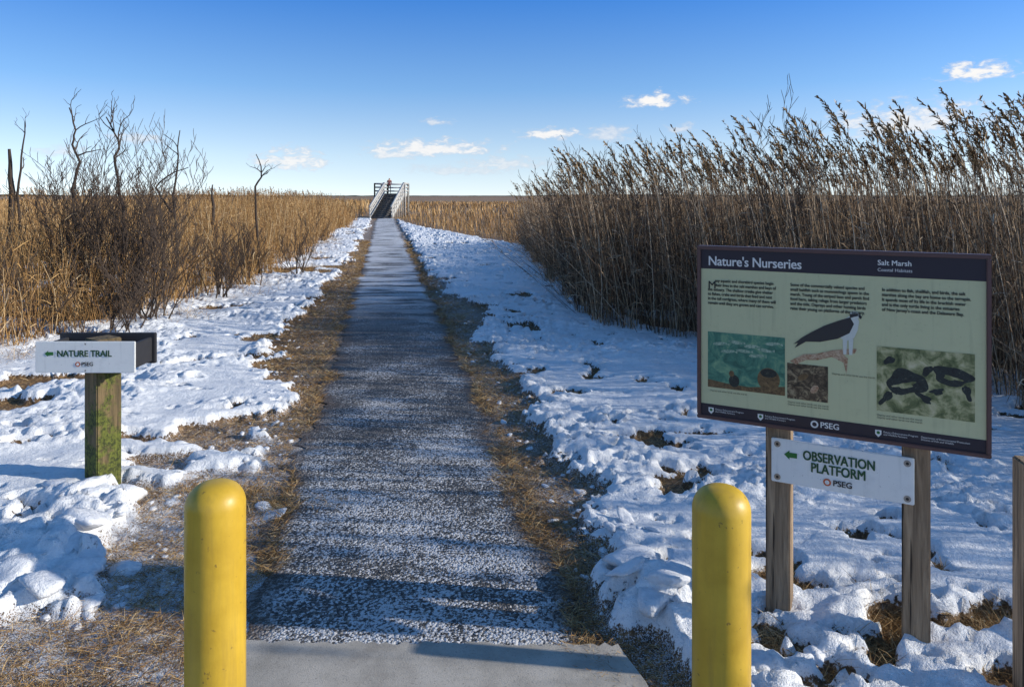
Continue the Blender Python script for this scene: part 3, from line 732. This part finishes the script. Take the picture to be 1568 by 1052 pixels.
text(root, 'Coastal Habitats', U(.652), Vv(.104), .018, mat_txtw, .0022, name='subtitle')
T1 = "       any aquatic and shorebird species begin\n       their lives in the salt marshes and bays of\nthe estuary. The shallow creeks give shelter\nto fishes, crabs and birds that feed and nest\nin the tall cordgrass, where many of them will\nremain until they are grown and can survive."
T2 = "Some of the commercially valued species and\nsmall baitfish such as mummichogs spawn in the\nmarsh. Young of the striped bass and perch find\nfood here, taking refuge from larger predators\nand the tide. Ospreys and other hunting birds\nraise their young on platforms of the estuary."
T3 = "In addition to fish, shellfish, and birds, the salt\nmarshes along the bay are home to the terrapin.\nIt spends most of its life in the brackish water\nand is the only turtle living in the estuaries\nof New Jersey's coast and the Delaware Bay."
text(root, 'M', U(.042), Vv(.245), .045, mat_txt, .0022, name='drop_cap', fat=.001)
for T, u0 in ((T1, .042), (T2, .354), (T3, .666)):
    text(root, T, U(u0), Vv(.207), .0175, mat_txt, .0022, name='paragraph', ls=1.10, fat=.0009, sx=.86)
def picmat(name, stops, sc_, dist=1.5):
    m, nt, b = newmat(name); nt.links.new(ramp(nt, noise(nt, mapping(nt), sc_, 6, .65, dist), stops), b.inputs['Base Color'])
    b.inputs['Roughness'].default_value = .4; return m
pm1 = picmat('picture_water', [(.3, (.015, .08, .06)), (.5, (.06, .21, .14)), (.65, (.2, .36, .2)), (.8, (.38, .46, .3))], 14)
pm2 = picmat('picture_nest', [(.35, (.02, .015, .01)), (.5, (.09, .06, .035)), (.65, (.34, .26, .15))], 30)
pm3 = picmat('picture_turtles', [(.3, (.03, .05, .015)), (.45, (.16, .18, .07)), (.56, (.40, .38, .19)), (.7, (.6, .54, .33))], 20, .4)
pm4 = picmat('picture_dark', [(.35, (.008, .012, .012)), (.6, (.02, .03, .03)), (.7, (.15, .17, .1))], 50)
pm5 = picmat('picture_brown', [(.3, (.05, .03, .015)), (.6, (.2, .12, .05)), (.75, (.32, .2, .1))], 40)
pmf = picmat('picture_fish', [(.35, (.1, .22, .16)), (.6, (.42, .5, .36))], 60); pm_tan = picmat('picture_tan', [(.35, (.3, .13, .06)), (.65, (.6, .45, .3))], 60)
rect(root, U(.042), Vv(.815), U(.335), Vv(.495), pm1, .0014, 'picture')
for fx, fy, a_ in [(.09, .56, .1), (.15, .545, -.1), (.21, .56, .05), (.12, .60, .1), (.18, .59, -.05), (.26, .575, -.1), (.23, .61, .1), (.29, .535, .1)]:
    ell(root, U(fx), Vv(fy), .030, .007, pmf, .0018, 'fish', a_)
    poly(root, [(U(fx)+.028, Vv(fy)), (U(fx)+.040, Vv(fy)+.006), (U(fx)+.040, Vv(fy)-.006)], pmf, .0019, 'fish_tail')
poly(root, [(U(.042), Vv(.815)), (U(.042), Vv(.77)), (U(.12), Vv(.785)), (U(.2), Vv(.79)), (U(.335), Vv(.765)), (U(.335), Vv(.815))], pm5, .0016, 'bank')
ell(root, U(.275), Vv(.735), .045, .048, pm5, .0018, 'nest'); ell(root, U(.275), Vv(.70), .033, .018, pm4, .0022, 'nest_hollow')
ell(root, U(.145), Vv(.765), .022, .026, pm4, .0019, 'duck_body'); ell(root, U(.135), Vv(.725), .011, .013, pm5, .0022, 'duck_head')
rect(root, U(.343), Vv(.825), U(.487), Vv(.63), pm2, .0014, 'picture')
ell(root, U(.40), Vv(.70), .022, .012, pm5, .0018, 'chick', .5); ell(root, U(.44), Vv(.76), .02, .012, pm_tan, .0018, 'chick', .9)
rect(root, U(.65), Vv(.832), U(.952), Vv(.495), pm3, .0014, 'picture')
def blob(cx, cy, a, b_, rot, mat, z_, nm, wob=.12):
    ph = random.uniform(0, 6)
    pts = []
    for t in np.linspace(0, 2*math.pi, 30, endpoint=False):
        k_ = 1+wob*math.sin(3*t+ph)+wob*.6*math.sin(5*t+2*ph); u, v = a*k_*math.cos(t), b_*k_*math.sin(t)
        pts.append((cx+u*math.cos(rot)-v*math.sin(rot), cy+u*math.sin(rot)+v*math.cos(rot)))
    poly(root, pts, mat, z_, nm)
blob(U(.745), Vv(.67), .070, .048, .1, pm4, .0018, 'turtle_shell'); blob(U(.74), Vv(.685), .034, .010, .25, pm3, .0022, 'shell_pattern', .3)
blob(U(.885), Vv(.615), .064, .036, -.1, pm4, .0018, 'turtle_shell'); blob(U(.885), Vv(.625), .028, .007, -.1, pm3, .0022, 'shell_pattern', .3)
blob(U(.69), Vv(.565), .022, .013, .5, pm4, .0018, 'turtle_head'); blob(U(.81), Vv(.60), .024, .013, .9, pm4, .0019, 'turtle_head')
blob(U(.80), Vv(.74), .030, .012, -.6, pm4, .0019, 'flipper', .2); blob(U(.68), Vv(.76), .012, .035, -.7, pm4, .0019, 'flipper', .2)
blob(U(.93), Vv(.69), .012, .03, .3, pm4, .0019, 'flipper', .2); blob(U(.84), Vv(.70), .022, .012, .2, pm4, .0019, 'flipper', .2)
bd = flat('osprey_brown', (.03, .028, .03)); bw = flat('osprey_white', (.68, .68, .6))
q = lambda L_: [(U(a), Vv(b_)) for a, b_ in L_]
poly(root, q([(.535, .375), (.56, .35), (.585, .345), (.592, .375), (.588, .42), (.575, .465), (.545, .485), (.53, .47)]), bw, .0018, 'osprey_breast')
poly(root, q([(.562, .355), (.575, .39), (.56, .44), (.52, .475), (.46, .50), (.41, .505), (.37, .545), (.382, .515), (.365, .525), (.395, .485), (.43, .45), (.475, .41), (.52, .38)]), bd, .0022, 'osprey_wing')
ell(root, U(.577), Vv(.343), .018, .016, bw, .0020, 'osprey_head'); poly(root, q([(.56, .338), (.585, .335), (.594, .343), (.575, .352), (.562, .36)]), bd, .0026, 'eye_stripe')
poly(root, q([(.592, .335), (.602, .348), (.598, .362), (.59, .352)]), bd, .0024, 'beak')
for x0 in (.545, .565): poly(root, q([(x0-.008, .47), (x0+.008, .47), (x0+.004, .555), (x0-.006, .555)]), bw, .0019, 'osprey_leg')
poly(root, q([(.352, .62), (.40, .575), (.45, .565), (.50, .54), (.55, .525), (.585, .52), (.578, .545), (.54, .56), (.555, .575), (.55, .66), (.54, .60), (.50, .575), (.45, .60), (.41, .605), (.375, .635)]), pm_tan, .0018, 'perch_branch')
for (x0, y0, nl) in [(.345, .84, 2), (.05, .83, 1), (.65, .85, 2), (.5, .66, 1)]:
    text(root, "\n".join(["Osprey and other birds use the marsh"]*nl), U(x0), Vv(y0)-.006, .0100, mat_txt, .0022, name='caption')
logo(root, U(.44), .038, .024, mat_txtw, mat_txtw)
for u0 in (.055, .245, .655):
    poly(root, [(U(u0)-.011, .050), (U(u0)+.011, .050), (U(u0)+.011, .034), (U(u0), .022), (U(u0)-.011, .034)], mat_txtw, .0022, 'badge')
    ell(root, U(u0), .040, .006, .006, mat_green, .0026, 'badge_centre')
    text(root, 'Estuary Enhancement Program\nand Wildlife Partners', U(u0)+.018, .042, .0095, mat_txtw, .0022, name='footer_text')
text(root, 'Department of Environmental Protection\nDivision of Fish and Wildlife', U(.79), .042, .0095, mat_txtw, .0022, name='footer_text')

# observation platform direction sign
M2 = frame_mat((.807, 3.21, 0), (.947, -.51, 0)) @ Matrix.Translation((.283*Wd, .613, -.018))
r2 = empty('observation_platform_sign', M=M2)
W2, H2 = .487*Wd, .180
child(box_obj('plate', W2, H2, .012, mat_white, .003), r2, (W2/2, H2/2, 0))
f2 = empty('plate_face'); f2.parent = r2; f2.location = (0, 0, .0062)
arrow(f2, .076, .120, .050, .038, mat_green)
text(f2, 'OBSERVATION', .122, .110, .054, mat_dkgreen, fat=.0026, name='lettering', sx=.74)
text(f2, 'PLATFORM', .152, .065, .054, mat_dkgreen, fat=.0026, name='lettering', sx=.76)
logo(f2, .215, .034, .024, mat_black, mat_red)
for bx in (.024, W2-.024):
    for by in (.022, H2-.022):
        ell(f2, bx, by, .013, .013, mat_steel, .0015, 'washer', n=16); ell(f2, bx, by, .006, .006, mat_black, .0025, 'bolt', n=8)

p = box_obj('wooden_post', .095, .095, 1.1, mat_post, .006); p.location = (1.835, 2.6, .32); p.rotation_euler = (0, 0, math.radians(-12))

# ------------------------------------------------------------ observation platform
root = empty('observation_platform', (-10.3, 58, 0))
class Beams:
    def __init__(s): s.V = []; s.F = []
    def b(s, p, q_, w_, h_):
        p = Vector(p); q_ = Vector(q_); d = (q_-p).normalized()
        up = Vector((0, 0, 1)) if abs(d.z) < .9 else Vector((0, 1, 0))
        sx = d.cross(up).normalized()*w_/2; u = sx.cross(d).normalized()*h_/2
        k = len(s.V)
        for e in (p, q_):
            for a, c in ((-1, -1), (1, -1), (1, 1), (-1, 1)): s.V.append(tuple(e+sx*a+u*c))
        s.F += [[k, k+3, k+2, k+1], [k+4, k+5, k+6, k+7]]+[[k+i, k+(i+1) % 4, k+4+(i+1) % 4, k+4+i] for i in range(4)]
    def make(s, name, mat, par):
        o = mesh_np(name, s.V, s.F, mat); o.parent = par; return o
D = 1.98; RUN = 6.5
B = Beams(); nst = 13
for i in range(nst):
    z_ = D*(i+1)/nst; y_ = RUN*i/nst
    B.b((-.75, y_+.26, z_-.02), (.75, y_+.26, z_-.02), .48, .04)
    B.b((-.75, y_+.03, z_-.1), (.75, y_+.03, z_-.1), .02, .12)
B.make('stair_treads', mat_tread, root)
B = Beams()
for sx in (-.85, .85):
    B.b((sx, 0, .05), (sx, RUN, D-.05), .07, .36)
    B.b((sx, -.2, .92), (sx, RUN, D+.92), .16, .14)
    B.b((sx, -.2, .62), (sx, RUN, D+.62), .05, .16)
    B.b((sx, -.2, .34), (sx, RUN, D+.34), .05, .16)
    for i in range(7):
        y_ = RUN*i/6; B.b((sx*1.05, y_, 0), (sx*1.05, y_, D*i/6+.98), .1, .1)
B.make('stair_railing', mat_deck, root)
B = Beams()
def rail(p, q_, D=D):
    p = Vector(p); q_ = Vector(q_); n_ = max(1, int((q_-p).length/2.2))
    for z_ in (.25, .58, .9): B.b((p.x, p.y, D+z_), (q_.x, q_.y, D+z_), .05, .13)
    for i in range(n_+1):
        c_ = p.lerp(q_, i/n_); B.b((c_.x, c_.y, 0), (c_.x, c_.y, D+.95), .11, .11)
rail((-.95, RUN, 0), (-.95, 8.6, 0)); rail((.95, RUN, 0), (.95, 8.6, 0))
rail((-2.1, 8.6, 0), (-.95, 8.6, 0)); rail((-2.1, 8.6, 0), (-2.1, 12, 0)); rail((.9, 8.6, 0), (.5, 12, 0)); rail((-2.1, 12, 0), (.5, 12, 0))
B.make('deck_railing', mat_deck, root)
B = Beams()
for y_ in np.arange(RUN+.2, 8.6, .15): B.b((-.9, y_, D), (.9, y_, D), .14, .04)
for y_ in np.arange(8.65, 12, .15): B.b((-2.1, y_, D), (.5, y_, D), .14, .04)
for x_ in (-.85, .45): B.b((x_, RUN, D-.15), (x_, 12, D-.15), .06, .25)
B.make('deck_boards', mat_deck, root)

# person on the platform
def person(X, Y, Z, h):
    k = h/1.75
    v = [(0, 0, .95), (0, 0, 1.15), (0, 0, 1.38), (0, 0, 1.5), (0, .0, 1.57), (0, -.01, 1.66),
         (-.1, 0, .9), (-.11, .02, .5), (-.11, .03, .08), (-.11, -.1, .04), (.1, 0, .9), (.12, -.03, .5), (.12, 0, .08), (.12, -.13, .04),
         (-.19, 0, 1.4), (-.25, .02, 1.14), (-.2, -.16, 1.02), (-.17, -.24, 1.0), (.19, 0, 1.4), (.25, .02, 1.14), (.2, -.16, 1.02), (.17, -.24, 1.0)]
    rr = [.15, .14, .16, .06, .075, .09, .09, .065, .045, .04, .09, .065, .045, .04, .07, .05, .04, .035, .07, .05, .04, .035]
    e = [(0, 1), (1, 2), (2, 3), (3, 4), (4, 5), (0, 6), (6, 7), (7, 8), (8, 9), (0, 10), (10, 11), (11, 12), (12, 13), (2, 14), (14, 15), (15, 16), (16, 17), (2, 18), (18, 19), (19, 20), (20, 21)]
    me = bpy.data.meshes.new('person'); me.from_pydata([(a*k, b_*k, c_*k) for a, b_, c_ in v], e, [])
    o = bpy.data.objects.new('person', me); sc.collection.objects.link(o)
    o.modifiers.new('skin', 'SKIN')
    for i, r_ in enumerate(rr): me.skin_vertices[0].data[i].radius = (r_*k, r_*k*.8)
    me.skin_vertices[0].data[0].use_root = True
    o.modifiers.new('sub', 'SUBSURF').levels = 1
    m, nt, b = newmat('person_clothes_and_skin')
    sx = N(nt, 'ShaderNodeSeparateXYZ'); tc = N(nt, 'ShaderNodeTexCoord'); nt.links.new(tc.outputs['Object'], sx.inputs[0])
    n_ = N(nt, 'ShaderNodeValToRGB'); n_.color_ramp.interpolation = 'CONSTANT'
    st = [(0, (.03, .03, .04)), (.5, (.14, .04, .04)), (.80, (.4, .24, .18)), (.9, (.2, .03, .03))]
    while len(n_.color_ramp.elements) < 4: n_.color_ramp.elements.new(.5)
    for e_, (p_, c_) in zip(n_.color_ramp.elements, st): e_.position = p_; e_.color = (*c_, 1)
    nt.links.new(mth(nt, 'DIVIDE', sx.outputs[2], h), n_.inputs[0]); nt.links.new(n_.outputs[0], b.inputs['Base Color'])
    me.materials.append(m); o.location = (X, Y, Z); o.rotation_euler = (0, 0, .4)
person(-11.5, 69.2, D+.02, 1.52)
print('verts', sum(len(o.data.vertices) for o in bpy.data.objects if o.type == 'MESH'))
